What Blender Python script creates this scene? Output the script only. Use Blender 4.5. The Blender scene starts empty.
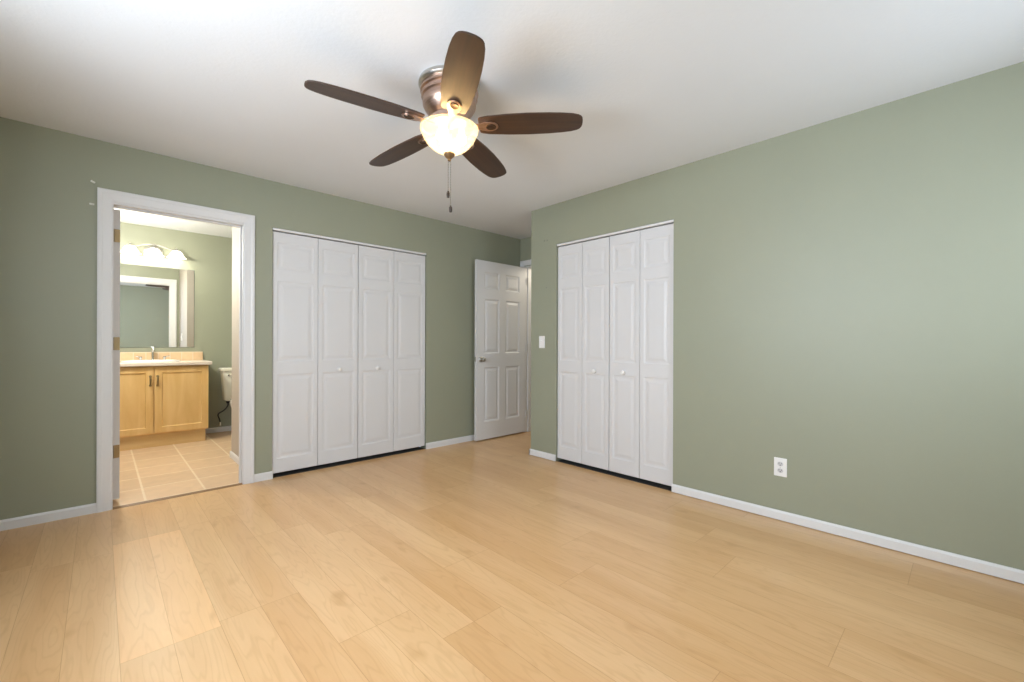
import bpy, bmesh, math, random
from mathutils import Vector, Matrix
random.seed(7)
S = bpy.context.scene
C = S.collection
PI = math.pi

# ------------------------------------------------------------------ camera
cam_data = bpy.data.cameras.new('camera')
cam = bpy.data.objects.new('camera', cam_data)
C.objects.link(cam)
cam_data.sensor_width = 36.0
cam_data.lens = 433.674 / 1024 * 36
cam_data.shift_y = 2.695 / 1024
cam_data.clip_start = 0.02
cam.matrix_world = (Matrix.Translation((0, 0, 1.1128))
                    @ Matrix.Rotation(math.radians(46.5) - PI / 2, 4, 'Z')
                    @ Matrix.Rotation(PI / 2, 4, 'X')
                    @ Matrix.Rotation(0.0032, 4, 'Z'))
S.camera = cam

# ------------------------------------------------------------------ colour management, world, daylight
S.view_settings.view_transform = 'Standard'
S.view_settings.look = 'None'
S.view_settings.gamma = 1.0
S.view_settings.use_curve_mapping = False
S.view_settings.exposure = 0.12

world = bpy.data.worlds.new('world')
S.world = world
world.use_nodes = True
bg = world.node_tree.nodes['Background']
bg.inputs['Color'].default_value = (0.62, 0.78, 1.0, 1)
bg.inputs['Strength'].default_value = 1.5


def area_light(name, loc, direction, sx, sy, power, color):
    d = bpy.data.lights.new(name, 'AREA')
    d.shape = 'RECTANGLE'
    d.size, d.size_y = sx, sy
    d.energy = power
    d.color = color
    o = bpy.data.objects.new(name, d)
    o.location = loc
    o.rotation_euler = Vector(direction).to_track_quat('-Z', 'Z').to_euler()
    C.objects.link(o)
    return o


def point_light(name, loc, power, color, radius):
    d = bpy.data.lights.new(name, 'POINT')
    d.energy = power
    d.color = color
    d.shadow_soft_size = radius
    o = bpy.data.objects.new(name, d)
    o.location = loc
    C.objects.link(o)
    return o


# skylight arriving through the two window openings (outside the glass)
area_light('daylight_side_window', (-0.98, 1.25, 1.55), (1, 0.05, -0.10), 1.9, 1.25, 160, (0.84, 0.92, 1.0))
area_light('daylight_back_window', (2.25, -0.93, 1.55), (-0.1, 1, -0.12), 1.2, 1.25, 27, (0.84, 0.92, 1.0))

# ------------------------------------------------------------------ materials
def new_mat(name):
    m = bpy.data.materials.new(name)
    m.use_nodes = True
    nt = m.node_tree
    return m, nt, nt.nodes['Principled BSDF']


def nd(nt, t, **kw):
    n = nt.nodes.new(t)
    for k, v in kw.items():
        if k.startswith('i_'):
            key = k[2:]
            n.inputs[int(key) if key.isdigit() else key].default_value = v
        else:
            setattr(n, k, v)
    return n


def simple(name, col, rough=0.5, metal=0.0, spec=0.5, var=0.0, bump=0.0, bscale=200.0, coat=0.0):
    m, nt, b = new_mat(name)
    b.inputs['Base Color'].default_value = (*col, 1)
    b.inputs['Roughness'].default_value = rough
    b.inputs['Metallic'].default_value = metal
    b.inputs['Specular IOR Level'].default_value = spec
    b.inputs['Coat Weight'].default_value = coat
    geo = nd(nt, 'ShaderNodeNewGeometry')
    if var:
        n = nd(nt, 'ShaderNodeTexNoise')
        n.inputs['Scale'].default_value = 2.5
        n.inputs['Detail'].default_value = 4
        nt.links.new(geo.outputs['Position'], n.inputs['Vector'])
        mx = nd(nt, 'ShaderNodeMix', data_type='RGBA')
        mx.inputs[6].default_value = (*[c * (1 - var) for c in col], 1)
        mx.inputs[7].default_value = (*[min(1, c * (1 + var)) for c in col], 1)
        nt.links.new(n.outputs['Fac'], mx.inputs[0])
        nt.links.new(mx.outputs[2], b.inputs['Base Color'])
    if bump:
        n2 = nd(nt, 'ShaderNodeTexNoise')
        n2.inputs['Scale'].default_value = bscale
        n2.inputs['Detail'].default_value = 3
        nt.links.new(geo.outputs['Position'], n2.inputs['Vector'])
        bp = nd(nt, 'ShaderNodeBump')
        bp.inputs['Strength'].default_value = bump
        bp.inputs['Distance'].default_value = 0.002
        nt.links.new(n2.outputs['Fac'], bp.inputs['Height'])
        nt.links.new(bp.outputs['Normal'], b.inputs['Normal'])
    return m


M_green = simple('sage_green_wall_paint', (0.312, 0.328, 0.246), 0.45, var=0.03, bump=0.12, bscale=140)
M_taupe = simple('warm_grey_wall_paint', (0.44, 0.39, 0.34), 0.5, var=0.03, bump=0.1, bscale=140)
M_ceil = simple('white_ceiling_paint', (0.755, 0.775, 0.805), 0.8, var=0.02, bump=0.5, bscale=60)
M_white = simple('white_trim_paint', (0.74, 0.74, 0.75), 0.35)
M_door = simple('white_door_paint', (0.69, 0.69, 0.705), 0.4)
M_dark = simple('closet_interior', (0.05, 0.05, 0.05), 0.8)  # near-black: the shade in the door gaps is put into the colour
M_plastic = simple('white_plastic', (0.85, 0.85, 0.85), 0.3)
M_slot = simple('dark_slot', (0.04, 0.04, 0.04), 0.6)
M_chrome = simple('chrome', (0.8, 0.8, 0.8), 0.15, metal=1)
M_nickel = simple('satin_nickel', (0.55, 0.53, 0.5), 0.3, metal=1)
M_brass = simple('antique_brass_hinge', (0.36, 0.27, 0.15), 0.4, metal=1)
M_ceramic = simple('white_ceramic', (0.86, 0.86, 0.84), 0.1)
M_bone = simple('bone_ceramic', (0.80, 0.78, 0.66), 0.12)
M_counter = simple('cream_laminate', (0.80, 0.70, 0.60), 0.25, var=0.04)
M_mirror = simple('mirror_silver', (0.9, 0.92, 0.9), 0.0, metal=1)
M_mirror_edge = simple('mirror_edge', (0.2, 0.22, 0.2), 0.3)
M_rubber = simple('black_rubber', (0.015, 0.015, 0.015), 0.5)
M_chain = simple('pull_chain_steel', (0.30, 0.29, 0.28), 0.4, metal=1)
M_fob = simple('dark_wood_fob', (0.03, 0.018, 0.012), 0.4)
M_strip = simple('oak_threshold', (0.24, 0.13, 0.055), 0.45)
M_spackle = simple('spackle', (0.75, 0.75, 0.7), 0.7)


def copper():
    m, nt, b = new_mat('brushed_copper_bronze')
    b.inputs['Metallic'].default_value = 1.0
    b.inputs['Roughness'].default_value = 0.33
    tc = nd(nt, 'ShaderNodeTexCoord')
    mp = nd(nt, 'ShaderNodeMapping')
    mp.inputs['Scale'].default_value = (6, 6, 90)
    n = nd(nt, 'ShaderNodeTexNoise')
    n.inputs['Scale'].default_value = 3
    r = nd(nt, 'ShaderNodeValToRGB')
    r.color_ramp.elements[0].color = (0.36, 0.22, 0.16, 1)
    r.color_ramp.elements[1].color = (0.66, 0.50, 0.42, 1)
    nt.links.new(tc.outputs['Object'], mp.inputs['Vector'])
    nt.links.new(mp.outputs['Vector'], n.inputs['Vector'])
    nt.links.new(n.outputs['Fac'], r.inputs['Fac'])
    nt.links.new(r.outputs['Color'], b.inputs['Base Color'])
    return m


M_copper = copper()


def wood(name, c1, c2, rough, scale=(40, 40, 3), detail=6, spec=0.5):
    """grain stretched along one object axis"""
    m, nt, b = new_mat(name)
    b.inputs['Roughness'].default_value = rough
    b.inputs['Specular IOR Level'].default_value = spec
    tc = nd(nt, 'ShaderNodeTexCoord')
    mp = nd(nt, 'ShaderNodeMapping')
    mp.inputs['Scale'].default_value = scale
    n = nd(nt, 'ShaderNodeTexNoise')
    n.inputs['Scale'].default_value = 1.0
    n.inputs['Detail'].default_value = detail
    n.inputs['Distortion'].default_value = 0.6
    r = nd(nt, 'ShaderNodeValToRGB')
    r.color_ramp.elements[0].position = 0.3
    r.color_ramp.elements[1].position = 0.7
    r.color_ramp.elements[0].color = (*c1, 1)
    r.color_ramp.elements[1].color = (*c2, 1)
    nt.links.new(tc.outputs['Object'], mp.inputs['Vector'])
    nt.links.new(mp.outputs['Vector'], n.inputs['Vector'])
    nt.links.new(n.outputs['Fac'], r.inputs['Fac'])
    nt.links.new(r.outputs['Color'], b.inputs['Base Color'])
    return m


M_maple = wood('maple_vanity', (0.74, 0.46, 0.17), (0.84, 0.57, 0.25), 0.35, (14, 14, 1.6))
M_maple2 = wood('maple_toe_kick', (0.66, 0.45, 0.20), (0.74, 0.53, 0.26), 0.4, (1.5, 12, 14))
M_blade = wood('walnut_fan_blade', (0.026, 0.0095, 0.0038), (0.056, 0.023, 0.009), 0.42, (3, 45, 45), spec=0.75)


def floor_mat():
    m, nt, b = new_mat('maple_laminate_floor')
    L = nt.links.new
    geo = nd(nt, 'ShaderNodeNewGeometry')
    sep = nd(nt, 'ShaderNodeSeparateXYZ')
    L(geo.outputs['Position'], sep.inputs[0])

    def math_(op, a, bb=None):
        n = nd(nt, 'ShaderNodeMath', operation=op)
        for i, v in enumerate((a, bb)):
            if v is None:
                continue
            if isinstance(v, (int, float)):
                n.inputs[i].default_value = v
            else:
                L(v, n.inputs[i])
        return n.outputs[0]

    W, LEN = 0.148, 1.21
    u = math_('DIVIDE', math_('SUBTRACT', sep.outputs['X'], 0.0515 - 40 * W), W)
    strip = math_('FLOOR', u)
    board = math_('FLOOR', math_('DIVIDE', strip, 2))
    wn = nd(nt, 'ShaderNodeTexWhiteNoise', noise_dimensions='1D')
    L(math_('ADD', board, 0.37), wn.inputs['W'])
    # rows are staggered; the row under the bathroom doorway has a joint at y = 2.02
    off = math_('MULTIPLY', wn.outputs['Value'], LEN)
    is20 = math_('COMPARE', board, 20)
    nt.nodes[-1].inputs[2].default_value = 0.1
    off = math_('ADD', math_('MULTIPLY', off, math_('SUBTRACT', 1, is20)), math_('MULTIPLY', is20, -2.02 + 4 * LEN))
    v = math_('DIVIDE', math_('ADD', sep.outputs['Y'], off), LEN)
    vid = math_('FLOOR', v)
    # random tone per strip piece
    comb = nd(nt, 'ShaderNodeCombineXYZ')
    L(strip, comb.inputs[0]); L(vid, comb.inputs[1])
    wn2 = nd(nt, 'ShaderNodeTexWhiteNoise', noise_dimensions='3D')
    L(comb.outputs[0], wn2.inputs['Vector'])
    # grain: strongly stretched noise, shifted per strip, bent into cathedral figure
    gv = nd(nt, 'ShaderNodeCombineXYZ')
    L(math_('ADD', math_('MULTIPLY', sep.outputs['X'], 1.0), math_('MULTIPLY', wn2.outputs['Value'], 37.0)), gv.inputs[0])
    L(math_('MULTIPLY', sep.outputs['Y'], 0.10), gv.inputs[1])
    L(math_('MULTIPLY', wn2.outputs['Value'], 11.0), gv.inputs[2])
    n1 = nd(nt, 'ShaderNodeTexNoise')
    n1.inputs['Scale'].default_value = 9
    n1.inputs['Detail'].default_value = 2.5
    n1.inputs['Distortion'].default_value = 0.25
    L(gv.outputs[0], n1.inputs['Vector'])
    n2 = nd(nt, 'ShaderNodeTexNoise')
    n2.inputs['Scale'].default_value = 110
    n2.inputs['Detail'].default_value = 3
    L(gv.outputs[0], n2.inputs['Vector'])
    # cathedral rings from contour lines of the slow noise
    ring = math_('SINE', math_('MULTIPLY', n1.outputs['Fac'], 95.0))
    r1 = nd(nt, 'ShaderNodeValToRGB')
    r1.color_ramp.elements[0].position = 0.25
    r1.color_ramp.elements[1].position = 0.75
    r1.color_ramp.elements[0].color = FLOOR_A
    r1.color_ramp.elements[1].color = FLOOR_B
    tone = math_('ADD', math_('MULTIPLY', n1.outputs['Fac'], 0.70), math_('MULTIPLY', wn2.outputs['Value'], 0.30))
    L(tone, r1.inputs['Fac'])
    # darken factor: rings, fine grain, seams
    ringf = math_('MULTIPLY', math_('POWER', math_('MAXIMUM', ring, 0.0), 3.0), 0.085)
    fine = math_('MULTIPLY', n2.outputs['Fac'], 0.10)
    fu = math_('FRACT', u)
    du = math_('MINIMUM', fu, math_('SUBTRACT', 1, fu))
    su = math_('LESS_THAN', math_('MULTIPLY', du, W), 0.0010)
    fv = math_('FRACT', v)
    dv = math_('MINIMUM', fv, math_('SUBTRACT', 1, fv))
    sv = math_('LESS_THAN', math_('MULTIPLY', dv, LEN), 0.0011)
    seam = math_('MULTIPLY', math_('MAXIMUM', su, sv), 0.30)
    # one paler board before the bathroom doorway; its lift also paints in lamp glare
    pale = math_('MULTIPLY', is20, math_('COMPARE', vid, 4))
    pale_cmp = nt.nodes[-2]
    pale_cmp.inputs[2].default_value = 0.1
    grain = math_('MINIMUM', math_('MULTIPLY', math_('ADD', math_('ADD', ringf, fine), seam), 1.55), 0.8)
    gm = nd(nt, 'ShaderNodeMix', data_type='RGBA')
    gm.inputs[7].default_value = (0.36, 0.165, 0.055, 1)
    L(grain, gm.inputs[0])
    L(r1.outputs['Color'], gm.inputs[6])
    mx = nd(nt, 'ShaderNodeVectorMath', operation='SCALE')
    L(gm.outputs[2], mx.inputs[0])
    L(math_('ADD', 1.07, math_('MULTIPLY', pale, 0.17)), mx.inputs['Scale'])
    # sparse brown flecks and mineral streaks, as natural maple has
    n3 = nd(nt, 'ShaderNodeTexNoise')
    n3.inputs['Scale'].default_value = 8.0
    n3.inputs['Detail'].default_value = 2
    gv2 = nd(nt, 'ShaderNodeCombineXYZ')
    L(math_('ADD', sep.outputs['X'], math_('MULTIPLY', wn2.outputs['Value'], 9.0)), gv2.inputs[0])
    L(math_('MULTIPLY', sep.outputs['Y'], 0.5), gv2.inputs[1])
    L(gv2.outputs[0], n3.inputs['Vector'])
    fl = nd(nt, 'ShaderNodeMapRange')
    fl.inputs['From Min'].default_value = 0.65
    fl.inputs['From Max'].default_value = 0.78
    fl.inputs['To Max'].default_value = 0.5
    L(n3.outputs['Fac'], fl.inputs['Value'])
    mx2 = nd(nt, 'ShaderNodeMix', data_type='RGBA')
    mx2.inputs[7].default_value = FLOOR_FLECK
    L(fl.outputs[0], mx2.inputs[0])
    L(mx.outputs[0], mx2.inputs[6])
    L(mx2.outputs[2], b.inputs['Base Color'])
    b.inputs['Roughness'].default_value = 0.28
    b.inputs['Specular IOR Level'].default_value = 0.5
    bp = nd(nt, 'ShaderNodeBump')
    bp.inputs['Strength'].default_value = 0.10
    bp.inputs['Distance'].default_value = 0.001
    L(math_('SUBTRACT', math_('MULTIPLY', n2.outputs['Fac'], 0.4), seam), bp.inputs['Height'])
    L(bp.outputs['Normal'], b.inputs['Normal'])
    return m


FLOOR_A = (0.590, 0.345, 0.155, 1)
FLOOR_B = (0.715, 0.475, 0.250, 1)
FLOOR_FLECK = (0.47, 0.24, 0.09, 1)
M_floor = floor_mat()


def tile_mat(name, c1, c2, grout, w, h, ox, oy, msize, rough, axes='XY', bias=0.0):
    m, nt, b = new_mat(name)
    L = nt.links.new
    geo = nd(nt, 'ShaderNodeNewGeometry')
    sep = nd(nt, 'ShaderNodeSeparateXYZ')
    L(geo.outputs['Position'], sep.inputs[0])
    comb = nd(nt, 'ShaderNodeCombineXYZ')
    for i, ax in enumerate(axes):
        a = nd(nt, 'ShaderNodeMath', operation='SUBTRACT')
        a.inputs[1].default_value = (ox, oy)[i]
        L(sep.outputs[ax], a.inputs[0])
        L(a.outputs[0], comb.inputs[i])
    br = nd(nt, 'ShaderNodeTexBrick')
    br.offset = 0.0
    br.inputs['Scale'].default_value = 1.0
    br.inputs['Brick Width'].default_value = w
    br.inputs['Row Height'].default_value = h
    br.inputs['Mortar Size'].default_value = msize
    br.inputs['Mortar Smooth'].default_value = 0.1
    br.inputs['Bias'].default_value = bias
    br.inputs['Color1'].default_value = (*c1, 1)
    br.inputs['Color2'].default_value = (*c2, 1)
    br.inputs['Mortar'].default_value = (*grout, 1)
    L(comb.outputs[0], br.inputs['Vector'])
    n = nd(nt, 'ShaderNodeTexNoise')
    n.inputs['Scale'].default_value = 14
    n.inputs['Detail'].default_value = 5
    L(geo.outputs['Position'], n.inputs['Vector'])
    mr = nd(nt, 'ShaderNodeMapRange')
    mr.inputs['To Min'].default_value = 0.85
    mr.inputs['To Max'].default_value = 1.12
    L(n.outputs['Fac'], mr.inputs['Value'])
    sc = nd(nt, 'ShaderNodeVectorMath', operation='SCALE')
    L(br.outputs['Color'], sc.inputs[0])
    L(mr.outputs[0], sc.inputs['Scale'])
    L(sc.outputs[0], b.inputs['Base Color'])
    b.inputs['Roughness'].default_value = rough
    bp = nd(nt, 'ShaderNodeBump')
    bp.inputs['Strength'].default_value = 0.3
    bp.inputs['Distance'].default_value = -0.002
    L(br.outputs['Fac'], bp.inputs['Height'])
    L(bp.outputs['Normal'], b.inputs['Normal'])
    return m


M_tile = tile_mat('beige_floor_tile', (0.66, 0.46, 0.28), (0.72, 0.51, 0.32), (0.82, 0.66, 0.48), 0.347, 0.347, 0.233 - 3.47, 4.34 - 3.47, 0.007, 0.4)
M_splash = tile_mat('peach_backsplash_tile', (0.72, 0.50, 0.30), (0.78, 0.57, 0.36), (0.80, 0.66, 0.50), 0.108, 0.2, 0.05 - 1.08, 0.80, 0.003, 0.25, axes='XZ')


def glow_glass(name, col, strength, trans_col, clear):
    """opal glass lit by the bulbs inside: translucent shell that also glows"""
    m, nt, b = new_mat(name)
    L = nt.links.new
    nt.nodes.remove(b)
    out = [n for n in nt.nodes if n.type == 'OUTPUT_MATERIAL'][0]
    em = nd(nt, 'ShaderNodeEmission')
    em.inputs['Color'].default_value = (*col, 1)
    em.inputs['Strength'].default_value = strength
    tr = nd(nt, 'ShaderNodeBsdfTranslucent')
    tr.inputs['Color'].default_value = (*trans_col, 1)
    df = nd(nt, 'ShaderNodeBsdfDiffuse')
    df.inputs['Color'].default_value = (*trans_col, 1)
    gl = nd(nt, 'ShaderNodeBsdfGlossy')
    gl.inputs['Roughness'].default_value = 0.15
    m1 = nd(nt, 'ShaderNodeMixShader'); m1.inputs[0].default_value = 0.4
    L(tr.outputs[0], m1.inputs[1]); L(df.outputs[0], m1.inputs[2])
    m2 = nd(nt, 'ShaderNodeMixShader'); m2.inputs[0].default_value = 0.05
    L(m1.outputs[0], m2.inputs[1]); L(gl.outputs[0], m2.inputs[2])
    if clear:
        # part of the lamp light passes straight through the thin glass
        tp = nd(nt, 'ShaderNodeBsdfTransparent')
        tp.inputs['Color'].default_value = (*trans_col, 1)
        m3 = nd(nt, 'ShaderNodeMixShader'); m3.inputs[0].default_value = clear
        L(m2.outputs[0], m3.inputs[1]); L(tp.outputs[0], m3.inputs[2])
        m2 = m3
    ad = nd(nt, 'ShaderNodeAddShader')
    L(m2.outputs[0], ad.inputs[0]); L(em.outputs[0], ad.inputs[1])
    L(ad.outputs[0], out.inputs['Surface'])
    return m


M_bowl = glow_glass('frosted_amber_glass_bowl', (1.0, 0.81, 0.55), 0.35, (0.90, 0.78, 0.58), 0.86)
M_shade = glow_glass('frosted_white_glass_shade', (1.0, 0.95, 0.84), 0.9, (0.9, 0.88, 0.84), 0.12)
M_bulb = glow_glass('lit_bulb', (1.0, 0.92, 0.75), 3.0, (0.9, 0.9, 0.9), 0)


def pane_mat():
    m, nt, b = new_mat('window_glass')
    nt.nodes.remove(b)
    out = [n for n in nt.nodes if n.type == 'OUTPUT_MATERIAL'][0]
    t = nd(nt, 'ShaderNodeBsdfTransparent')
    g = nd(nt, 'ShaderNodeBsdfGlossy')
    g.inputs['Roughness'].default_value = 0.02
    f = nd(nt, 'ShaderNodeMixShader')
    f.inputs[0].default_value = 0.06
    nt.links.new(t.outputs[0], f.inputs[1])
    nt.links.new(g.outputs[0], f.inputs[2])
    nt.links.new(f.outputs[0], out.inputs['Surface'])
    return m


M_pane = pane_mat()

# ------------------------------------------------------------------ geometry helpers
def box(bm, x0, x1, y0, y1, z0, z1, bev=0.0, seg=2):
    r = bmesh.ops.create_cube(bm, size=1.0)
    vs = r['verts']
    for v in vs:
        v.co = Vector((x0 + (v.co.x + .5) * (x1 - x0), y0 + (v.co.y + .5) * (y1 - y0), z0 + (v.co.z + .5) * (z1 - z0)))
    if bev:
        es = list({e for v in vs for e in v.link_edges})
        bmesh.ops.bevel(bm, geom=es, offset=bev, segments=seg, profile=0.5, affect='EDGES')


def lathe(bm, prof, cx=0, cy=0, n=40, sx=1.0, sy=1.0):
    """prof: list of (r, z)"""
    rings = []
    for r, z in prof:
        if r < 1e-6:
            rings.append([bm.verts.new((cx, cy, z))])
        else:
            rings.append([bm.verts.new((cx + r * sx * math.cos(2 * PI * i / n), cy + r * sy * math.sin(2 * PI * i / n), z)) for i in range(n)])
    for a, b in zip(rings, rings[1:]):
        for i in range(n):
            j = (i + 1) % n
            if len(a) == 1 and len(b) == 1:
                continue
            if len(a) == 1:
                bm.faces.new((a[0], b[i], b[j]))
            elif len(b) == 1:
                bm.faces.new((a[i], a[j], b[0]))
            else:
                bm.faces.new((a[i], a[j], b[j], b[i]))


def tube(bm, pts, r, n=10):
    pts = [Vector(p) for p in pts]
    rs = r if isinstance(r, (list, tuple)) else [r] * len(pts)
    rings = []
    ref = None
    for i, p in enumerate(pts):
        t = (pts[min(i + 1, len(pts) - 1)] - pts[max(i - 1, 0)]).normalized()
        if ref is None:
            ref = t.orthogonal().normalized()
        ref = (ref - t * ref.dot(t)).normalized()
        b = t.cross(ref)
        rings.append([bm.verts.new(p + (ref * math.cos(2 * PI * k / n) + b * math.sin(2 * PI * k / n)) * rs[i]) for k in range(n)])
    for a, b in zip(rings, rings[1:]):
        for k in range(n):
            j = (k + 1) % n
            bm.faces.new((a[k], a[j], b[j], b[k]))
    bm.faces.new(rings[0][::-1])
    bm.faces.new(rings[-1])


def spline(pts, n=8):
    """Catmull-Rom through the points"""
    P = [Vector(p) for p in pts]
    P = [P[0]] + P + [P[-1]]
    out = []
    for i in range(1, len(P) - 2):
        for k in range(n):
            t = k / n
            a, b, c, d = P[i - 1], P[i], P[i + 1], P[i + 2]
            out.append(0.5 * ((2 * b) + (c - a) * t + (2 * a - 5 * b + 4 * c - d) * t * t + (3 * b - a - 3 * c + d) * t ** 3))
    out.append(P[-2])
    return out


def prism(bm, outline, z0, z1):
    a = [bm.verts.new((x, y, z0)) for x, y in outline]
    b = [bm.verts.new((x, y, z1)) for x, y in outline]
    bm.faces.new(a[::-1])
    bm.faces.new(b)
    n = len(outline)
    for i in range(n):
        j = (i + 1) % n
        bm.faces.new((a[i], a[j], b[j], b[i]))


def obj(name, bm, mat, parent=None, smooth=False, angle=35):
    bmesh.ops.recalc_face_normals(bm, faces=bm.faces[:])
    me = bpy.data.meshes.new(name)
    bm.to_mesh(me)
    bm.free()
    me.materials.append(mat)
    if smooth:
        for p in me.polygons:
            p.use_smooth = True
        me.set_sharp_from_angle(angle=math.radians(angle))
    o = bpy.data.objects.new(name, me)
    C.objects.link(o)
    if parent:
        o.parent = parent
    return o


def tag(o, label, cat, group=None, kind=None):
    o['label'] = label
    o['category'] = cat
    if group:
        o['group'] = group
    if kind:
        o['kind'] = kind
    return o


def thing(name, label, cat, loc=(0, 0, 0), rotz=0.0, group=None, kind=None):
    o = bpy.data.objects.new(name, None)
    o.location = loc
    o.rotation_euler = (0, 0, rotz)
    o.empty_display_size = 0.1
    C.objects.link(o)
    return tag(o, label, cat, group, kind)


def struct(name, bm, mat, smooth=False):
    o = obj(name, bm, mat, smooth=smooth)
    o['kind'] = 'structure'
    return o


def dup(root, loc, rotz, label, group=None):
    r = root.copy()
    C.objects.link(r)
    r.location = loc
    r.rotation_euler = (0, 0, rotz)
    r['label'] = label
    if group:
        r['group'] = group
    for ch in list(root.children):
        c = ch.copy()
        C.objects.link(c)
        c.parent = r
        for g in list(ch.children):
            d = g.copy()
            C.objects.link(d)
            d.parent = c
    return r


def panel_slab(w, h, t, panels, prof, back=False):
    """slab x 0..w, z 0..h, front face y=0 (towards -y); prof = [(inset, depth)...] rings of each moulded panel"""
    bm = bmesh.new()
    xs = sorted({0, w} | {p[0] for p in panels} | {p[1] for p in panels})
    zs = sorted({0, h} | {p[2] for p in panels} | {p[3] for p in panels})

    def side(y, s):
        for i in range(len(xs) - 1):
            for j in range(len(zs) - 1):
                x0, x1, z0, z1 = xs[i], xs[i + 1], zs[j], zs[j + 1]
                hit = any(abs(p[0] - x0) < 1e-6 and abs(p[1] - x1) < 1e-6 and abs(p[2] - z0) < 1e-6 and abs(p[3] - z1) < 1e-6 for p in panels)

                def ring(ins, dep):
                    return [bm.verts.new(c) for c in ((x0 + ins, y + s * dep, z0 + ins), (x1 - ins, y + s * dep, z0 + ins), (x1 - ins, y + s * dep, z1 - ins), (x0 + ins, y + s * dep, z1 - ins))]
                prev = ring(0, 0)
                if hit:
                    for ins, dep in prof:
                        nx = ring(ins, dep)
                        for k in range(4):
                            q = (k + 1) % 4
                            bm.faces.new((prev[k], prev[q], nx[q], nx[k]))
                        prev = nx
                bm.faces.new(prev)
    side(0, 1)
    if back:
        side(t, -1)
    else:
        bm.faces.new([bm.verts.new(c) for c in ((0, t, 0), (0, t, h), (w, t, h), (w, t, 0))])
    # edge faces follow the grid so the shell is closed
    for i in range(len(xs) - 1):
        for z in (0, h):
            bm.faces.new([bm.verts.new(c) for c in ((xs[i], 0, z), (xs[i + 1], 0, z), (xs[i + 1], t, z), (xs[i], t, z))])
    for j in range(len(zs) - 1):
        for x in (0, w):
            bm.faces.new([bm.verts.new(c) for c in ((x, 0, zs[j]), (x, 0, zs[j + 1]), (x, t, zs[j + 1]), (x, t, zs[j]))])
    bmesh.ops.remove_doubles(bm, verts=bm.verts[:], dist=1e-5)
    return bm


# ------------------------------------------------------------------ room shell (metres; camera stands at x=0, y=0)
H = 2.44
YL, XR = 3.9316, 3.127                 # left wall plane, right wall plane
XW, YB = -0.72, -0.62                  # window wall, wall behind the camera
T = 0.115
YC = 3.018                             # corner where the right wall ends at the entry nook
XE = 3.872                             # entry door wall plane
YV = 6.44                              # far bathroom wall
BX0, BX1 = -0.13, 1.78                 # bathroom side walls

# bathroom doorway: 0.06..0.815, head 2.05 ; closet openings
DX0, DX1, DH = 0.045, 0.829, 2.052     # rough opening in the wall (jamb lines it)
CX0, CX1, CH = 1.022, 2.490, 2.062     # left closet
KY0, KY1, KH = 1.532, 2.690, 2.056     # right closet
EY0, EY1, EH = 3.075, 3.858, 2.082     # entry doorway in the x = XE wall

bm = bmesh.new()
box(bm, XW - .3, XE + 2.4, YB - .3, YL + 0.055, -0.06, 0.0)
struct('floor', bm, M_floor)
bm = bmesh.new()
box(bm, BX0 - .1, BX1 + .1, YL + 0.055, YV + .1, -0.06, 0.0)
struct('floor_bathroom', bm, M_tile)
bm = bmesh.new()
box(bm, CX0, CX1, YL + 0.014, YL + .8, -0.05, 0.0015)
box(bm, XR + 0.014, XR + .745, KY0, KY1, -0.05, 0.0015)
struct('floor_closet', bm, M_dark)  # dark sheet reaching under the doors, stands in for shade in their bottom gap
bm = bmesh.new()
box(bm, XW - .3, XE + 2.4, YB - .3, YV + .3, H, H + 0.08)
struct('ceiling', bm, M_ceil)

bm = bmesh.new()
box(bm, XW - .15, DX0, YL, YL + T, 0, H)
box(bm, DX0, DX1, YL, YL + T, DH, H)
box(bm, DX1, CX0, YL, YL + T, 0, H)
box(bm, CX0, CX1, YL, YL + T, CH, H)
box(bm, CX1, XE + 2.4, YL, YL + T, 0, H)
struct('wall_left', bm, M_green)

bm = bmesh.new()
box(bm, XR, XR + T, YB - .15, KY0, 0, H)
box(bm, XR, XR + T, KY0, KY1, KH, H)
box(bm, XR, XR + T, KY1, YC, 0, H)
box(bm, XR + T, XE, YC - T, YC, 0, H)
struct('wall_right', bm, M_green)

bm = bmesh.new()
box(bm, XE, XE + T, YC - T, EY0, 0, H)
box(bm, XE, XE + T, EY0, EY1, EH, H)
box(bm, XE, XE + T, EY1, YL, 0, H)
struct('wall_entry', bm, M_green)

# closet interiors behind the bifold doors
bm = bmesh.new()
box(bm, 1.035, CX1 + .25, YL + .75, YL + .8, 0, H)
box(bm, CX1 + .2, CX1 + .25, YL + T, YL + .75, 0, H)
box(bm, XR + .74, XR + .745, KY0 - .2, YC - T, 0, H)
box(bm, XR + T, XR + .74, KY0 - .2, KY0 - .15, 0, H)
struct('wall_closet_inner', bm, M_dark)

# wall behind the camera and window wall, each with a window opening
WY0, WY1, WZ0, WZ1 = 0.35, 2.15, 0.95, 2.13
VX0, VX1 = 1.65, 2.85
bm = bmesh.new()
box(bm, XW - .15, XW, YB, WY0, 0, H)
box(bm, XW - .15, XW, WY1, YL, 0, H)
box(bm, XW - .15, XW, WY0, WY1, 0, WZ0)
box(bm, XW - .15, XW, WY0, WY1, WZ1, H)
struct('wall_window', bm, M_green)
bm = bmesh.new()
box(bm, XW - .15, VX0, YB - .15, YB, 0, H)
box(bm, VX1, XR, YB - .15, YB, 0, H)
box(bm, VX0, VX1, YB - .15, YB, 0, WZ0)
box(bm, VX0, VX1, YB - .15, YB, WZ1, H)
struct('wall_back', bm, M_green)


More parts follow.
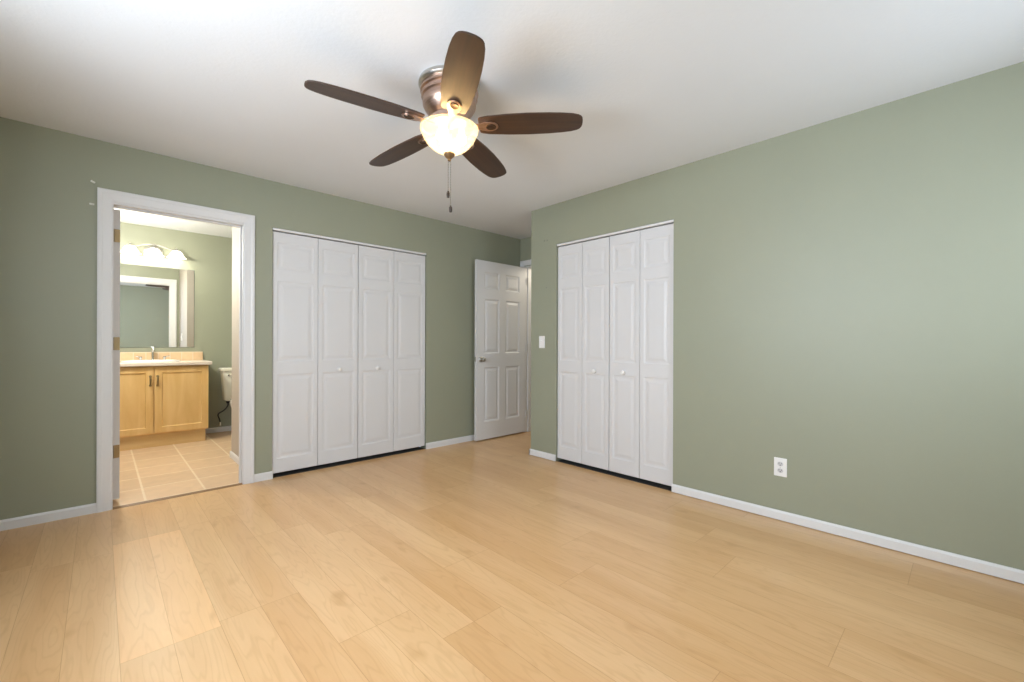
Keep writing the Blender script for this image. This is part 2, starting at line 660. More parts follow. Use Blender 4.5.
def window(name, a0, a1, z0, z1, along, plane, inward):
    """frame, mullion and pane set in the middle of a wall opening"""
    def bx(bm, p0, p1, q0, q1, r0, r1, bev=0.0):
        if along == 'y':
            box(bm, min(q0, q1), max(q0, q1), p0, p1, r0, r1, bev)
        else:
            box(bm, p0, p1, min(q0, q1), max(q0, q1), r0, r1, bev)
    f = 0.05
    p, q = plane - inward * .10, plane - inward * .04
    bm = bmesh.new()
    bx(bm, a0, a0 + f, p, q, z0, z1, .004)
    bx(bm, a1 - f, a1, p, q, z0, z1, .004)
    bx(bm, a0 + f, a1 - f, p, q, z0, z0 + f, .004)
    bx(bm, a0 + f, a1 - f, p, q, z1 - f, z1, .004)
    m = (a0 + a1) / 2
    bx(bm, m - .02, m + .02, p, q, z0 + f, z1 - f, .003)
    w = struct(name, bm, M_white)
    bm = bmesh.new()
    c = (p + q) / 2
    bx(bm, a0 + f, a1 - f, c - .002, c + .002, z0 + f, z1 - f)
    obj('pane', bm, M_pane, w)
    bm = bmesh.new()
    bx(bm, a0 - .05, a1 + .05, q, plane + inward * .03, z0 - .022, z0, .004)
    obj('window_sill', bm, M_white, w)


window('window_1', WY0, WY1, WZ0, WZ1, 'y', XW, 1)
window('window_2', VX0, VX1, WZ0, WZ1, 'x', YB, 1)

# hall beyond the entry door
bm = bmesh.new()
box(bm, XE + 1.2, XE + 1.3, YC - 1.2, YL, 0, H)
box(bm, XE + T, XE + 1.3, YC - 1.3, YC - 1.2, 0, H)
struct('wall_hall', bm, M_green)
point_light('hall_light', (XE + .65, 3.2, 2.2), 22, (1.0, 0.88, 0.70), 0.25)

# bathroom walls
bm = bmesh.new()
box(bm, BX0 - .1, BX1 + .1, YV, YV + .1, 0, H)
struct('wall_bathroom_far', bm, M_green)
bm = bmesh.new()
box(bm, BX0 - .1, BX0, YL + T, YV, 0, H)
box(bm, BX1, BX1 + .1, YL + .75, YV, 0, H)
struct('wall_bathroom_side', bm, M_green)
bm = bmesh.new()
box(bm, 0.925, 1.035, YL + T, 4.93, 0, H)
struct('wall_bathroom_stub', bm, M_taupe)
point_light('bathroom_added_fill', (0.0, 5.30, 2.02), 66, (1.0, 0.95, 0.86), 0.10)  # added unseen fill without a fixture, brightens vanity front and walls

# ------------------------------------------------------------------ baseboards
BH, BT = 0.062, 0.012


def base_x(bm, x0, x1, y, s):
    """along x on a wall whose face is at y, room on side s"""
    prof = [(0, 0), (BT, 0), (BT, BH - .012), (BT * .6, BH - .004), (BT * .35, BH), (0, BH)]
    a = [bm.verts.new((x0, y + s * d, z)) for d, z in prof]
    b = [bm.verts.new((x1, y + s * d, z)) for d, z in prof]
    n = len(prof)
    for i in range(n):
        bm.faces.new((a[i], a[(i + 1) % n], b[(i + 1) % n], b[i]))
    bm.faces.new(a)
    bm.faces.new(b[::-1])


def base_y(bm, y0, y1, x, s):
    prof = [(0, .004), (BT, .004), (BT, BH - .012), (BT * .6, BH - .004), (BT * .35, BH), (0, BH)]
    a = [bm.verts.new((x + s * d, y0, z)) for d, z in prof]
    b = [bm.verts.new((x + s * d, y1, z)) for d, z in prof]
    n = len(prof)
    for i in range(n):
        bm.faces.new((a[i], a[(i + 1) % n], b[(i + 1) % n], b[i]))
    bm.faces.new(a)
    bm.faces.new(b[::-1])


bm = bmesh.new()
base_x(bm, XW, -0.017, YL, -1)
base_x(bm, 0.892, CX0 + .004, YL, -1)
base_x(bm, CX1 - .004, XE, YL, -1)
struct('baseboard_left', bm, M_white)
bm = bmesh.new()
base_y(bm, YB, KY0 + .004, XR, -1)
base_y(bm, KY1 - .004, YC + BT, XR, -1)
base_x(bm, XR - BT, XE, YC, 1)
struct('baseboard_right', bm, M_white)
bm = bmesh.new()
base_x(bm, BX0, -0.1, YV, -1)
base_x(bm, 0.87, BX1, YV, -1)
base_y(bm, YL + T, YV - .5, BX0, 1)
base_y(bm, YL + T, 4.93 + BT, 0.925, -1)
base_x(bm, 0.925 - BT, 1.035, 4.93, 1)
struct('baseboard_bathroom', bm, M_white)

# ------------------------------------------------------------------ casings, jambs, thresholds
CAS = [(0, .016), (.008, .019), (.02, .019), (.028, .015), (.05, .012), (.068, .010), (.075, .006)]  # outer -> inner


def casing_sweep(bm, pts, outer_dirs, normal, prof):
    """pts: path corners of the OUTER edge; at each the inward in-plane direction (mitred)"""
    rings = []
    for p, d in zip(pts, outer_dirs):
        p, d = Vector(p), Vector(d)
        r = [p] + [p + d * w + Vector(normal) * t for w, t in prof] + [p + d * prof[-1][0]]
        rings.append([bm.verts.new(c) for c in r])
    n = len(rings[0])
    for a, b in zip(rings, rings[1:]):
        for i in range(n):
            bm.faces.new((a[i], a[(i + 1) % n], b[(i + 1) % n], b[i]))
    bm.faces.new(rings[0])
    bm.faces.new(rings[-1][::-1])


def doorway_trim(name, x0, x1, top, y, ny, w=.075):
    bm = bmesh.new()
    casing_sweep(bm, [(x0 - w, y, 0), (x0 - w, y, top + w), (x1 + w, y, top + w), (x1 + w, y, 0)],
                 [(1, 0, 0), (1, 0, -1), (-1, 0, -1), (-1, 0, 0)], (0, ny, 0), CAS)
    return struct(name, bm, M_white)


doorway_trim('trim_1', 0.058, 0.816, 2.05, YL, -1)
doorway_trim('trim_2', 0.058, 0.816, 2.05, YL + T, 1)
# jamb lining with stop
bm = bmesh.new()
box(bm, DX0, 0.062, YL - .001, YL + T + .001, 0, 2.038, .001, 1)
box(bm, 0.812, DX1, YL - .001, YL + T + .001, 0, 2.038, .001, 1)
box(bm, DX0, DX1, YL - .001, YL + T + .001, 2.038, DH)
box(bm, 0.801, 0.812, YL + .045, YL + .075, 0, 2.038, .002, 1)
box(bm, 0.062, 0.801, YL + .045, YL + .075, 2.027, 2.038, .002, 1)
struct('trim_3', bm, M_white)
# threshold strip
bm = bmesh.new()
prof = [(-.024, 0), (-.016, .006), (0, .009), (.016, .006), (.024, 0)]
a = [bm.verts.new((0.062, YL + .012 + d, z)) for d, z in prof]
b = [bm.verts.new((0.812, YL + .012 + d, z)) for d, z in prof]
for i in range(4):
    bm.faces.new((a[i], a[i + 1], b[i + 1], b[i]))
bm.faces.new((a[0], a[4], b[4], b[0]))
bm.faces.new(a); bm.faces.new(b)
struct('trim_4', bm, M_strip, smooth=True)

# entry doorway casing on the x = XE wall (room side) and its jamb
bm = bmesh.new()
w = .062
casing_sweep(bm, [(XE, EY1 + w, 0), (XE, EY1 + w, EH + w + .012), (XE, YC, EH + w + .012)],
             [(0, -1, 0), (0, -1, -1), (0, 0, -1)], (-1, 0, 0), [(p[0] * w / .075, p[1]) for p in CAS])
struct('trim_5', bm, M_white)
bm = bmesh.new()
box(bm, XE - .001, XE + T + .001, EY1 - .014, EY1, 0, EH, .001, 1)
box(bm, XE - .001, XE + T + .001, EY0, EY0 + .014, 0, EH, .001, 1)
box(bm, XE - .001, XE + T + .001, EY0, EY1, EH - .014, EH)
box(bm, XE + .042, XE + .078, EY1 - .026, EY1 - .014, 0, EH - .014, .002, 1)
struct('trim_6', bm, M_white)

# bifold head tracks
bm = bmesh.new()
box(bm, CX0 + .002, CX1 - .002, YL + .004, YL + .05, CH - .020, CH - .001, .002, 1)
struct('trim_7', bm, M_white)
bm = bmesh.new()
box(bm, XR + .004, XR + .05, KY0 + .002, KY1 - .002, KH - .020, KH - .001, .002, 1)
struct('trim_8', bm, M_white)

# ------------------------------------------------------------------ bifold closet doors
MOULD = [(.0015, .0030), (.009, .0046), (.015, .0050), (.024, .0046), (.042, .0012), (.050, .0008)]


def knob_bm(x, y, z, r, dirv, stem=.012):
    """round pull: profile turned about an axis along dirv from point (x,y,z)"""
    b = bmesh.new()
    lathe(b, [(0, 0), (r * .62, 0), (r * .60, stem * .25), (r * .38, stem * .5), (r * .42, stem), (r * .86, stem * 1.25), (r, stem * 1.75),
              (r * .93, stem * 2.3), (r * .6, stem * 2.75), (0, stem * 2.9)], n=24)
    rot = Vector((0, 0, 1)).rotation_difference(Vector(dirv)).to_matrix().to_4x4()
    b.transform(Matrix.Translation((x, y, z)) @ rot)
    return b


def bifold(label, width, height, knob_side, group):
    """two hinged leaves; local x along the wall, front towards -y"""
    t = thing('bifold_door', label, 'closet door', group=group, kind='thing')
    gap = .0035
    lw = (width - gap) / 2
    s = .036
    for k in range(2):
        panels = [(s, lw - s, .118, .815), (s, lw - s, .925, 1.592), (s, lw - s, 1.690, height - .085)]
        leaf = obj('door_leaf', panel_slab(lw, height, .034, panels, MOULD), M_door, t)
        leaf.location = (k * (lw + gap), 0, 0)
        md = leaf.modifiers.new('edge', 'BEVEL')
        md.width = .0022
        md.segments = 2
        md.limit_method = 'ANGLE'
        md.angle_limit = math.radians(60)
    # hinges between the leaves (on the closed side they show as a thin line only)
    kx = lw + gap + lw * .5 if knob_side == 'right' else lw * .5
    obj('knob', knob_bm(kx, 0, .842, .0185, (0, -1, 0)), M_plastic, t, smooth=True)
    return t


LW = (CX1 - CX0 - .018) / 2
zb = .034
hl = CH - .028 - zb
d1 = bifold('left white bifold door of the closet nearest the bathroom doorway, with round knob', LW, hl, 'right', 'bifold closet doors')
d1.location = (CX0 + .006, YL + .018, zb)
d2 = bifold('right white bifold door of the closet between bathroom doorway and entry door', LW, hl, 'left', 'bifold closet doors')
d2.location = (CX0 + .012 + LW, YL + .018, zb)
RW = (KY1 - KY0 - .018) / 2
hr = KH - .028 - zb
# right closet: local x runs from the far end (y=KY1) towards the camera
d3 = bifold('white bifold door next to the light switch, left half of the right-wall closet', RW, hr, 'right', 'bifold closet doors')
d3.location = (XR + .018, KY1 - .006, zb)
d3.rotation_euler = (0, 0, -PI / 2)
d4 = bifold('white bifold door nearest the wall outlet, right half of the right-wall closet', RW, hr, 'left', 'bifold closet doors')
d4.location = (XR + .018, KY1 - .012 - RW, zb)
d4.rotation_euler = (0, 0, -PI / 2)

# ------------------------------------------------------------------ entry door (open against the left wall)
DW = .790
st = .112
mid = .098
pw = (DW - 2 * st - mid) / 2
xa, xb = st, st + pw
xc, xd = st + pw + mid, DW - st
hz = 2.050
panels = []
for (p, q) in ((xa, xb), (xc, xd)):
    panels += [(p, q, .20, .83), (p, q, .985, 1.615), (p, q, 1.725, 1.925)]
door = thing('door_2', 'white six-panel entry door standing open against the green wall', 'door', (3.075, 3.822, .014), kind='structure')
DM = [(.004, .002), (.012, .009), (.018, .011), (.026, .010), (.044, .003), (.05, .002)]
o = obj('door_slab', panel_slab(DW, hz, .035, panels, DM, back=True), M_door, door)
md = o.modifiers.new('edge', 'BEVEL'); md.width = .002; md.segments = 2; md.limit_method = 'ANGLE'; md.angle_limit = math.radians(60)


def door_knob(parent, x, z, y_front, y_back):
    for y, s in ((y_front, -1), (y_back, 1)):
        b = bmesh.new()
        lathe(b, [(0, 0), (.032, 0), (.031, .005), (.024, .009), (.012, .012), (.011, .028), (.018, .034), (.0255, .044), (.0265, .052), (.024, .060), (.015, .066), (0, .067)], n=28)
        b.transform(Matrix.Translation((x, y, z)) @ Matrix.Rotation(s * -PI / 2 * -1 if False else (PI / 2 if s < 0 else -PI / 2), 4, 'X'))
        obj('door_knob', b, M_nickel, parent, smooth=True)


door_knob(door, .066, .918, 0, .035)
b = bmesh.new()
box(b, -.0015, .001, .006, .029, .89, .946)
box(b, -.010, -.001, .011, .024, .908, .928, .003)
obj('latch', b, M_nickel, door)
for z in (.18, 1.0, 1.83):
    b = bmesh.new()
    box(b, DW - .001, DW + .0025, .001, .030, z, z + .09)
    tube(b, [(DW + .004, -.004, z), (DW + .004, -.004, z + .09)], .0055)
    obj('hinge', b, M_white, door)

# ------------------------------------------------------------------ bathroom door (open into the bathroom, seen edge-on)
bdoor = thing('door_1', 'white bathroom door swung fully open, seen edge-on at the left jamb', 'door', (0.098, YL + T + .010, .030), math.radians(98), kind='structure')
bw = .735
st2 = .10
pw = (bw - 2 * st2 - .09) / 2
panels = []
for (p, q) in ((st2, st2 + pw), (st2 + pw + .09, bw - st2)):
    panels += [(p, q, .20, .82), (p, q, .97, 1.59), (p, q, 1.70, 1.90)]
o = obj('door_slab', panel_slab(bw, 2.0, .035, panels, DM, back=True), M_door, bdoor)
door_knob(bdoor, bw - .066, .90, 0, .035)
for z in (.285, 1.03, 1.775):
    b = bmesh.new()
    box(b, -.0025, .0005, .001, .030, z, z + .089, .001, 1)
    for q in (.018, .045, .071):
        lathe_z = z + q
        tube(b, [(-.0026, .016, lathe_z), (-.0038, .016, lathe_z)], .0035, 8)
    tube(b, [(-.003, .036, z), (-.003, .036, z + .089)], .0050)
    obj('hinge', b, M_brass, bdoor)

# ------------------------------------------------------------------ ceiling fan
FX, FY = 1.291, 1.830
fan = thing('ceiling_fan', 'five-blade ceiling fan with dark walnut blades and a lit glass bowl', 'ceiling fan', (FX, FY, H))
zb0 = 2.222 - H
b = bmesh.new()
lathe(b, [(0, 0), (.152, 0), (.156, -.006), (.156, -.020), (.150, -.028), (.142, -.032), (0, -.032)], n=56)
obj('canopy', b, M_nickel, fan, smooth=True)
b = bmesh.new()
lathe(b, [(0, -.030), (.138, -.030), (.146, -.040), (.147, -.052), (.138, -.058), (.138, -.066), (.142, -.070), (.142, -.080), (.134, -.086),
          (.134, -.094), (.136, -.098), (.134, -.120), (.120, -.146), (.098, -.168), (.088, -.178), (.088, -.186), (.104, -.190), (.104, -.204), (0, -.204)], n=56)
obj('motor_housing', b, M_copper, fan, smooth=True)
b = bmesh.new()
lathe(b, [(0, -.203), (.070, -.203), (.072, -.206), (.072, -.214), (.120, -.222), (.122, -.226), (.116, -.229), (.030, -.229), (.012, -.240), (.012, -.345), (0, -.345)], n=40)
obj('light_fitter', b, M_copper, fan, smooth=True)
# glass bowl, open at the top
b = bmesh.new()
outer = [(.139, -.229), (.1475, -.233), (.1475, -.242), (.142, -.249), (.141, -.256), (.133, -.276), (.119, -.298), (.099, -.320), (.075, -.338), (.050, -.350), (.028, -.357), (.012, -.359)]
inner = [(r - .004, z + .004) for r, z in outer[::-1]]
inner = [(max(r, .008), z) for r, z in inner]
lathe(b, outer + inner + [outer[0]], n=56)
bmesh.ops.remove_doubles(b, verts=b.verts[:], dist=1e-5)
obj('light_bowl', b, M_bowl, fan, smooth=True)
b = bmesh.new()
lathe(b, [(0, -.353), (.012, -.354), (.027, -.357), (.029, -.362), (.024, -.372), (.014, -.381), (.008, -.385), (.009, -.391), (.006, -.396), (0, -.397)], n=28)
obj('finial', b, simple('aged_brass_finial', (0.22, 0.14, 0.07), .4, metal=.7), fan, smooth=True)
for k in range(3):
    a = math.radians(75 + 120 * k)
    bx_, by_ = .062 * math.cos(a), .062 * math.sin(a)
    b = bmesh.new()
    lathe(b, [(0, -.226), (.009, -.227), (.010, -.250), (.013, -.260), (.021, -.276), (.023, -.290), (.019, -.304), (.010, -.312), (0, -.315)], bx_, by_, 16)
    obj('bulb', b, M_bulb, fan, smooth=True)
    point_light('fan_bulb_light', (FX + .062 * math.cos(a), FY + .062 * math.sin(a), H - .282), 18, (1.0, 0.88, 0.70), .026)
# pull chains with wooden fobs
for (dx, dy, zt, zf) in ((-.004, .004, -.394, -.548), (.006, -.004, -.394, -.622)):
    b = bmesh.new()
    n = int((zt - zf) / .0085)
    for i in range(n + 1):
        bmesh.ops.create_uvsphere(b, u_segments=6, v_segments=4, radius=.0024, matrix=Matrix.Translation((dx, dy, zt - i * .0085)))
    tube(b, [(dx, dy, zt), (dx, dy, zf)], .0009, 5)
    ch = obj('pull_chain', b, M_chain, fan, smooth=True)
    b = bmesh.new()
    lathe(b, [(0, zf), (.004, zf), (.0045, zf - .004), (.008, zf - .010), (.0085, zf - .022), (.007, zf - .033), (0, zf - .036)], dx, dy, 14)
    obj('pull_fob', b, M_fob, ch, smooth=True)

# one blade along +x, pitched; blade_bracket under its root
PITCH = math.radians(-10)
half = [(.150, .046), (.154, .055), (.165, .060), (.20, .066), (.30, .0745), (.40, .0775), (.50, .0750), (.57, .0700), (.62, .0630), (.650, .0550), (.663, .046), (.670, .034), (.673, .017), (.6735, 0)]
outline = [(x, y) for x, y in half] + [(x, -y) for x, y in half[-2::-1]]


def blade_bm():
    b = bmesh.new()
    prism(b, outline, -.0035, .0035)
    bmesh.ops.bevel(b, geom=[e for e in b.edges if abs(e.verts[0].co.z - e.verts[1].co.z) < 1e-6], offset=.0018, segments=2, affect='EDGES')
    b.transform(Matrix.Translation((0, 0, zb0)) @ Matrix.Rotation(PITCH, 4, 'X'))
    return b


def bracket_bm():
    b = bmesh.new()
    # arm: flat tapering bar from the motor to an oval plate under the blade root
    pl = [(.085, .016), (.12, .013), (.145, .016), (.165, .026), (.19, .034), (.215, .034), (.235, .026), (.247, .012), (.249, 0)]
    ol = [(x, y) for x, y in pl] + [(x, -y) for x, y in pl[-2::-1]]
    prism(b, ol, -.011, -.0045)
    bmesh.ops.bevel(b, geom=[e for e in b.edges if abs(e.verts[0].co.z - e.verts[1].co.z) < 1e-6], offset=.0022, segments=2, affect='EDGES')
    b.transform(Matrix.Translation((0, 0, zb0)) @ Matrix.Rotation(PITCH, 4, 'X'))
    return b


def medallion_bm():
    b = bmesh.new()
    lathe(b, [(0, -.0125), (.012, -.0125), (.016, -.0135), (.019, -.0150), (.022, -.0140), (.023, -.0105), (0, -.0105)], .212, 0, 24, 1.15, .95)
    b.transform(Matrix.Translation((0, 0, zb0)) @ Matrix.Rotation(PITCH, 4, 'X'))
    return b


first = None
M_med = simple('dark_bronze_medallion', (0.09, 0.055, 0.035), .35, metal=.8)
# the far blades sag a little more than the near ones
for deg, sag in ((169.3, 0.0), (97.3, .044), (25.3, .018), (-46.7, -.008), (-118.7, -.010)):
    if first is None:
        bl = obj('fan_blade', blade_bm(), M_blade, fan, smooth=True)
        br = obj('blade_bracket', bracket_bm(), M_copper, fan, smooth=True)
        me_ = obj('medallion', medallion_bm(), M_med, br, smooth=True)
        first = (bl, br, me_)
    else:
        bl, br, me_ = [q.copy() for q in first]
        for q in (bl, br, me_):
            C.objects.link(q)
        bl.parent = fan
        br.parent = fan
        me_.parent = br
    bl.rotation_euler = (0, sag, math.radians(deg))
    br.rotation_euler = (0, sag, math.radians(deg))

# ------------------------------------------------------------------ wall plates
def plate_bm(w, h, t=.006):
    b = bmesh.new()
    box(b, -w / 2, w / 2, -t, 0, -h / 2, h / 2, .0025, 2)
    return b


sw = thing('light_switch', 'white toggle light switch plate on green wall between entry door and right closet', 'light switch', (XR, 2.868, 1.130), -PI / 2)
obj('switch_plate', plate_bm(.072, .118), M_plastic, sw)
b = bmesh.new(); box(b, -.005, .005, -.016, -.005, -.004, .014, .002)
obj('toggle', b, M_plastic, sw)
for z in (-.045, .045):
    b = bmesh.new(); tube(b, [(0, -.0055, z), (0, -.0072, z)], .003, 10)
    obj('screw', b, M_plastic, sw)

ou = thing('wall_outlet', 'white duplex power outlet low on the green right wall', 'outlet', (XR, .820, .337), -PI / 2)
obj('outlet_plate', plate_bm(.072, .116), M_plastic, ou)
for z in (-.021, .021):
    b = bmesh.new()
    lathe(b, [(0, 0), (.0165, 0), (.0165, .002), (.0155, .003), (0, .003)], n=20, sx=1.0, sy=.86)
    b.transform(Matrix.Translation((0, -.0055, z)) @ Matrix.Rotation(PI / 2, 4, 'X'))
    rec = obj('receptacle', b, simple('outlet_grey', (.62, .62, .64), .35), ou)
    b = bmesh.new()
    box(b, -.0075, -.005, -.0092, -.0080, z - .001, z + .009)
    box(b, .005, .0075, -.0092, -.0080, z - .001, z + .008)
    tube(b, [(0, -.0080, z - .007), (0, -.0092, z - .007)], .0032, 10)
    obj('slot', b, M_slot, rec)
b = bmesh.new(); tube(b, [(0, -.0055, 0), (0, -.0075, 0)], .003, 10)
obj('screw', b, M_nickel, ou)

bs = thing('light_switch', 'light switch on the short bathroom wall, seen only in the bathroom mirror', 'light switch', (.925, 4.40, 1.20), -PI / 2)
obj('switch_plate', plate_bm(.072, .118), M_plastic, bs)
b = bmesh.new(); box(b, -.005, .005, -.016, -.005, -.004, .014, .002)
obj('toggle', b, M_plastic, bs)

# leftover wall anchors beside the bathroom doorway and nails by the right closet
for (x, z, a, lab) in ((-.038, 2.158, .5, 'upper of two small white wall anchors left of the bathroom doorway'),
                       (-.043, 2.012, 0, 'lower of two small white wall anchors left of the bathroom doorway')):
    b = bmesh.new()
    box(b, -.012, .012, -.008, 0, -.006, .006, .003)
    box(b, -.004, .008, -.014, -.004, -.004, .004, .0015)
    o = obj('screw_anchor', b, M_spackle)
    o.location = (x, YL, z)
    o.rotation_euler = (0, a, 0)
    tag(o, lab, 'wall anchor', 'wall anchors by the bathroom doorway')
for (y, z, lab) in ((2.806, 2.112, 'upper nail head in the green wall left of the right-wall closet'),
                    (2.842, 2.112, 'faint nail head close to the corner edge, above the light switch'),
                    (2.812, 1.655, 'lower nail head in the green wall above the light switch')):
    b = bmesh.new()
    lathe(b, [(0, 0), (.006, 0), (.006, .002), (.003, .004), (0, .004)], n=12)
    b.transform(Matrix.Rotation(-PI / 2, 4, 'Y'))
    o = obj('nail', b, simple('nail_head', (.2, .21, .17), .5))
    o.location = (XR, y, z)
    tag(o, lab, 'nail', 'nail heads in the right wall')

# ------------------------------------------------------------------ bathroom: vanity
VX0, VX1, VY0 = -0.105, 0.895, 5.955
van = thing('vanity_cabinet', 'maple vanity cabinet with two framed doors under the bathroom mirror', 'vanity', (0, 0, 0))
b = bmesh.new()
box(b, VX0, VX1, VY0 + .02, YV - .001, .135, .862)
obj('cabinet_body', b, M_maple, van)
b = bmesh.new()
box(b, VX0 + .005, VX1 - .025, VY0 + .03, YV - .02, 0, .135)
obj('toe_kick', b, M_maple2, van)
SH = [(.0015, .0015), (.006, .009), (.0065, .009)]
split = .413
for (x0, x1, hx) in ((VX0 + .004, split - .004, -1), (split + .004, VX1 - .002, 1)):
    wdt = x1 - x0
    d = obj('cabinet_door', panel_slab(wdt, .705, .02, [(.062, wdt - .062, .062, .705 - .062)], SH), M_maple, van)
    d.location = (x0, VY0, .148)
    hxx = wdt - .026 if hx < 0 else .026
    b = bmesh.new()
    tube(b, spline([(hxx, 0, .510), (hxx, -.022, .518), (hxx, -.031, .558), (hxx, -.022, .598), (hxx, 0, .606)], 6), .0075, 8)
    for z in (.510, .606):
        tube(b, [(hxx, 0, z), (hxx, -.005, z)], .012, 10)
    obj('handle', b, M_brass, d, smooth=True)

ct = tag(obj('countertop', (lambda b: (box(b, VX0 - .005, .925, VY0 - .03, YV - .001, .864, .902, .006, 3), b)[1])(bmesh.new()), M_counter),
         'cream laminate vanity countertop with a low tiled backsplash behind the sink', 'countertop')
b = bmesh.new()
box(b, VX0, .905, YV - .022, YV - .001, .902, 1.005, .003)
obj('backsplash', b, M_splash, ct)

b = bmesh.new()
lathe(b, [(1.0, .902), (1.0, .912), (.97, .918), (.90, .919), (.84, .915), (.80, .905)], .405, 6.17, 48, .255, .195)
lathe(b, [(.80, .905), (.76, .9045), (.60, .9038), (.35, .9032), (.08, .903), (0, .903)], .405, 6.17, 48, .255, .195)
bmesh.ops.remove_doubles(b, verts=b.verts[:], dist=1e-5)
sink = tag(obj('sink', b, M_ceramic, smooth=True), 'white oval drop-in sink set in the vanity countertop', 'sink')
b = bmesh.new()
lathe(b, [(0, .9055), (.018, .9055), (.021, .9045), (.021, .903)], .405, 6.17, 20)
obj('drain', b, M_chrome, sink)

fc = thing('faucet', 'chrome two-handle faucet with tall spout behind the white sink', 'faucet', (.43, 6.375, .902))
b = bmesh.new()
lathe(b, [(0, 0), (.026, 0), (.026, .008), (.017, .016), (.0125, .03)], n=20)
tube(b, spline([(0, 0, .02), (0, 0, .10), (0, -.012, .14), (0, -.05, .155), (0, -.09, .140), (0, -.10, .118)], 6), .0115, 12)
obj('spout', b, M_chrome, fc, smooth=True)
for s in (-1, 1):
    b = bmesh.new()
    x = s * .105
    lathe(b, [(0, 0), (.024, 0), (.024, .008), (.014, .014), (.013, .035), (.017, .042), (.014, .052), (0, .055)], x, 0, 18)
    tube(b, [(x, 0, .046), (x + s * .03, -.02, .056), (x + s * .045, -.03, .058)], [.006, .005, .004], 8)
    obj('faucet_handle', b, M_chrome, fc, smooth=True)

b = bmesh.new()
box(b, -.06, .822, YV - .006, YV, 1.056, 1.985)
mir = tag(obj('mirror', b, M_mirror_edge), 'large frameless rectangular mirror on the bathroom wall above the vanity', 'mirror')
b = bmesh.new()
box(b, -.056, .817, YV - .0075, YV - .006, 1.060, 1.981)
obj('mirror_glass', b, M_mirror, mir)

# vanity light: arched bar and three bell shades
vl = thing('vanity_light', 'lit three-shade vanity light with arched chrome bar above the bathroom mirror', 'wall lamp', (.437, YV, 2.16))
b = bmesh.new()
lathe(b, [(0, 0), (.058, 0), (.058, .010), (.045, .020), (.02, .024), (0, .025)], n=32)
b.transform(Matrix.Rotation(PI / 2, 4, 'X') @ Matrix.Scale(1.5, 4, (1, 0, 0)))
obj('backplate', b, M_nickel, vl, smooth=True)
b = bmesh.new()
tube(b, spline([(-.205, -.095, .025), (-.15, -.06, .030), (-.09, -.045, .055), (0, -.04, .068), (.09, -.045, .055), (.15, -.06, .030), (.205, -.095, .025)], 8), .008, 10)
obj('arm', b, M_nickel, vl, smooth=True)
b = bmesh.new()
tube(b, [(0, -.02, .01), (0, -.04, .05), (0, -.095, .055), (0, -.095, .02)], .008, 10)
obj('arm', b, M_nickel, vl, smooth=True)
for x in (-.202, 0, .202):
    b = bmesh.new()
    lathe(b, [(0, .055), (.006, .053), (.008, .040), (.022, .034), (.027, .026), (.027, .010), (0, .010)], x, -.095, 20)
    obj('socket_cap', b, M_nickel, vl, smooth=True)
    b = bmesh.new()
    o_ = [(.024, .018), (.036, .014), (.050, .002), (.060, -.018), (.070, -.040), (.083, -.056), (.096, -.064)]
    lathe(b, o_ + [(r - .003, z - .002) for r, z in o_[::-1]] + [o_[0]], x, -.095, 36)
    bmesh.ops.remove_doubles(b, verts=b.verts[:], dist=1e-5)
    shd = obj('glass_shade', b, M_shade, vl, smooth=True)
    b = bmesh.new()
    lathe(b, [(0, .010), (.012, .008), (.014, -.006), (.022, -.024), (.025, -.036), (.022, -.048), (.012, -.056), (0, -.058)], x, -.095, 20)
    obj('bulb', b, M_bulb, shd, smooth=True)
    point_light('vanity_bulb_light', (.437 + x, YV - .115, 2.16 - .045), 3, (1.0, 0.93, 0.80), .03)

# ------------------------------------------------------------------ toilet (partly hidden behind the short wall)
to = thing('toilet', 'cream toilet with tall tank beside the vanity, half hidden by the short wall', 'toilet', (1.315, YV - .004, 0))
b = bmesh.new()
# tank: tapered rounded box
def rrect(w, d, r, n=6):
    pts = []
    for (cx, cy, a0) in ((w / 2 - r, d / 2 - r, 0), (-w / 2 + r, d / 2 - r, 90), (-w / 2 + r, -d / 2 + r, 180), (w / 2 - r, -d / 2 + r, 270)):
        for i in range(n + 1):
            a = math.radians(a0 + 90 * i / n)
            pts.append((cx + r * math.cos(a), cy + r * math.sin(a)))
    return pts


def loft(bm, sections):
    """sections: list of list of 3D points, same count"""
    rs = [[bm.verts.new(p) for p in s] for s in sections]
    n = len(rs[0])
    for a, b in zip(rs, rs[1:]):
        for i in range(n):
            j = (i + 1) % n
            bm.faces.new((a[i], a[j], b[j], b[i]))
    bm.faces.new(rs[0][::-1])
    bm.faces.new(rs[-1])


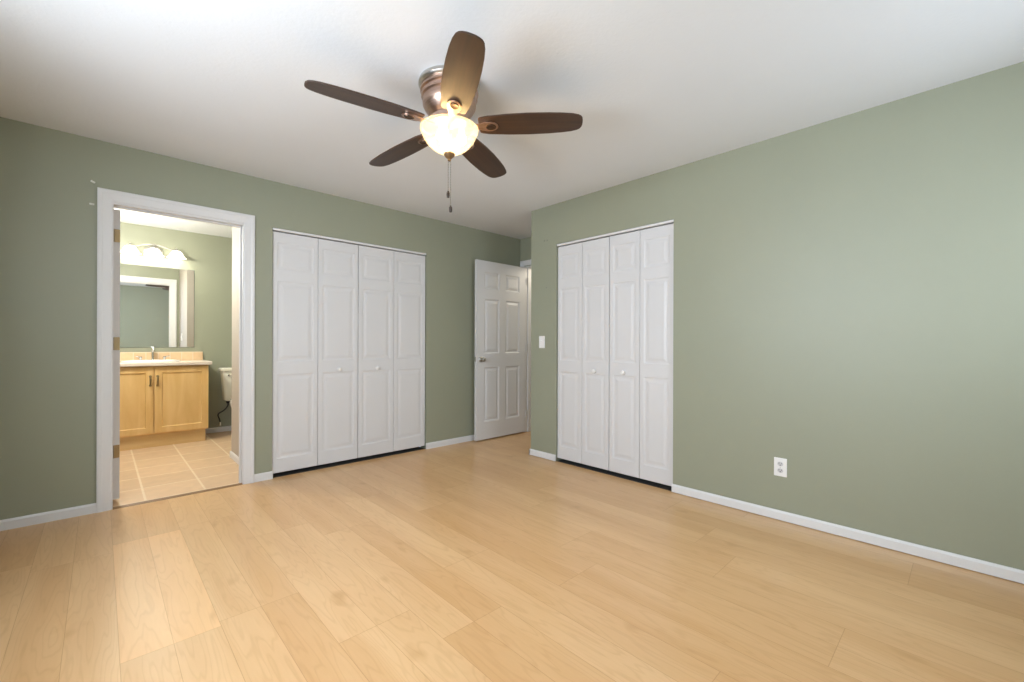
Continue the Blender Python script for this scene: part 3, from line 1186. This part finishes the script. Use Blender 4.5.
loft(b, [[(x, y - .115, z) for x, y in rrect(w, d, .03)] for w, d, z in ((.40, .15, .40), (.43, .165, .41), (.455, .185, .60), (.475, .195, .762))])
obj('tank', b, M_bone, to, smooth=True)
b = bmesh.new()
loft(b, [[(x, y - .115, z) for x, y in rrect(w, d, .03)] for w, d, z in ((.485, .205, .763), (.505, .222, .768), (.510, .226, .792), (.490, .208, .806))])
obj('tank_lid', b, M_bone, to, smooth=True)
b = bmesh.new()
tube(b, [(-.175, -.208, .715), (-.175, -.224, .715)], .012, 12)
tube(b, spline([(-.175, -.224, .715), (-.14, -.230, .714), (-.095, -.228, .706)], 5), [.007] * 11, 8)
obj('flush_lever', b, M_chrome, to, smooth=True)


def egg(w, l, yc, z, n=36):
    return [(w * math.cos(2 * PI * i / n), yc + l * math.sin(2 * PI * i / n) * (1.12 if math.sin(2 * PI * i / n) < 0 else .88), z) for i in range(n)]


b = bmesh.new()
loft(b, [egg(.120, .22, -.36, 0), egg(.115, .21, -.36, .03), egg(.095, .16, -.33, .12), egg(.105, .17, -.35, .20), egg(.162, .22, -.42, .30), egg(.198, .25, -.44, .36), egg(.202, .252, -.44, .392)])
box(b, -.11, .11, -.30, -.03, .22, .398, .02, 3)
obj('bowl', b, M_ceramic, to, smooth=True)
b = bmesh.new()
loft(b, [egg(.200, .25, -.44, .394), egg(.206, .256, -.44, .399), egg(.206, .256, -.44, .412), egg(.200, .25, -.44, .418)])
obj('seat', b, M_ceramic, to, smooth=True)
b = bmesh.new()
loft(b, [egg(.198, .248, -.44, .420), egg(.204, .254, -.44, .424), egg(.204, .254, -.44, .434), egg(.180, .225, -.44, .444)])
obj('seat_lid', b, M_ceramic, to, smooth=True)
b = bmesh.new()
lathe(b, [(.02, .395), (.02, .375), (.013, .365), (0, .365)], -.165, -.11, 14)
tube(b, spline([(-.165, -.11, .37), (-.168, -.105, .33), (-.205, -.10, .28), (-.262, -.085, .235), (-.248, -.075, .17), (-.238, -.06, .13)], 8), .008, 8)
obj('supply_hose', b, M_rubber, to, smooth=True)
b = bmesh.new()
tube(b, [(-.238, -.001, .105), (-.238, -.07, .105)], .009, 10)
tube(b, [(-.238, -.06, .09), (-.238, -.06, .135)], .011, 10)
obj('shutoff_valve', b, M_chrome, to, smooth=True)
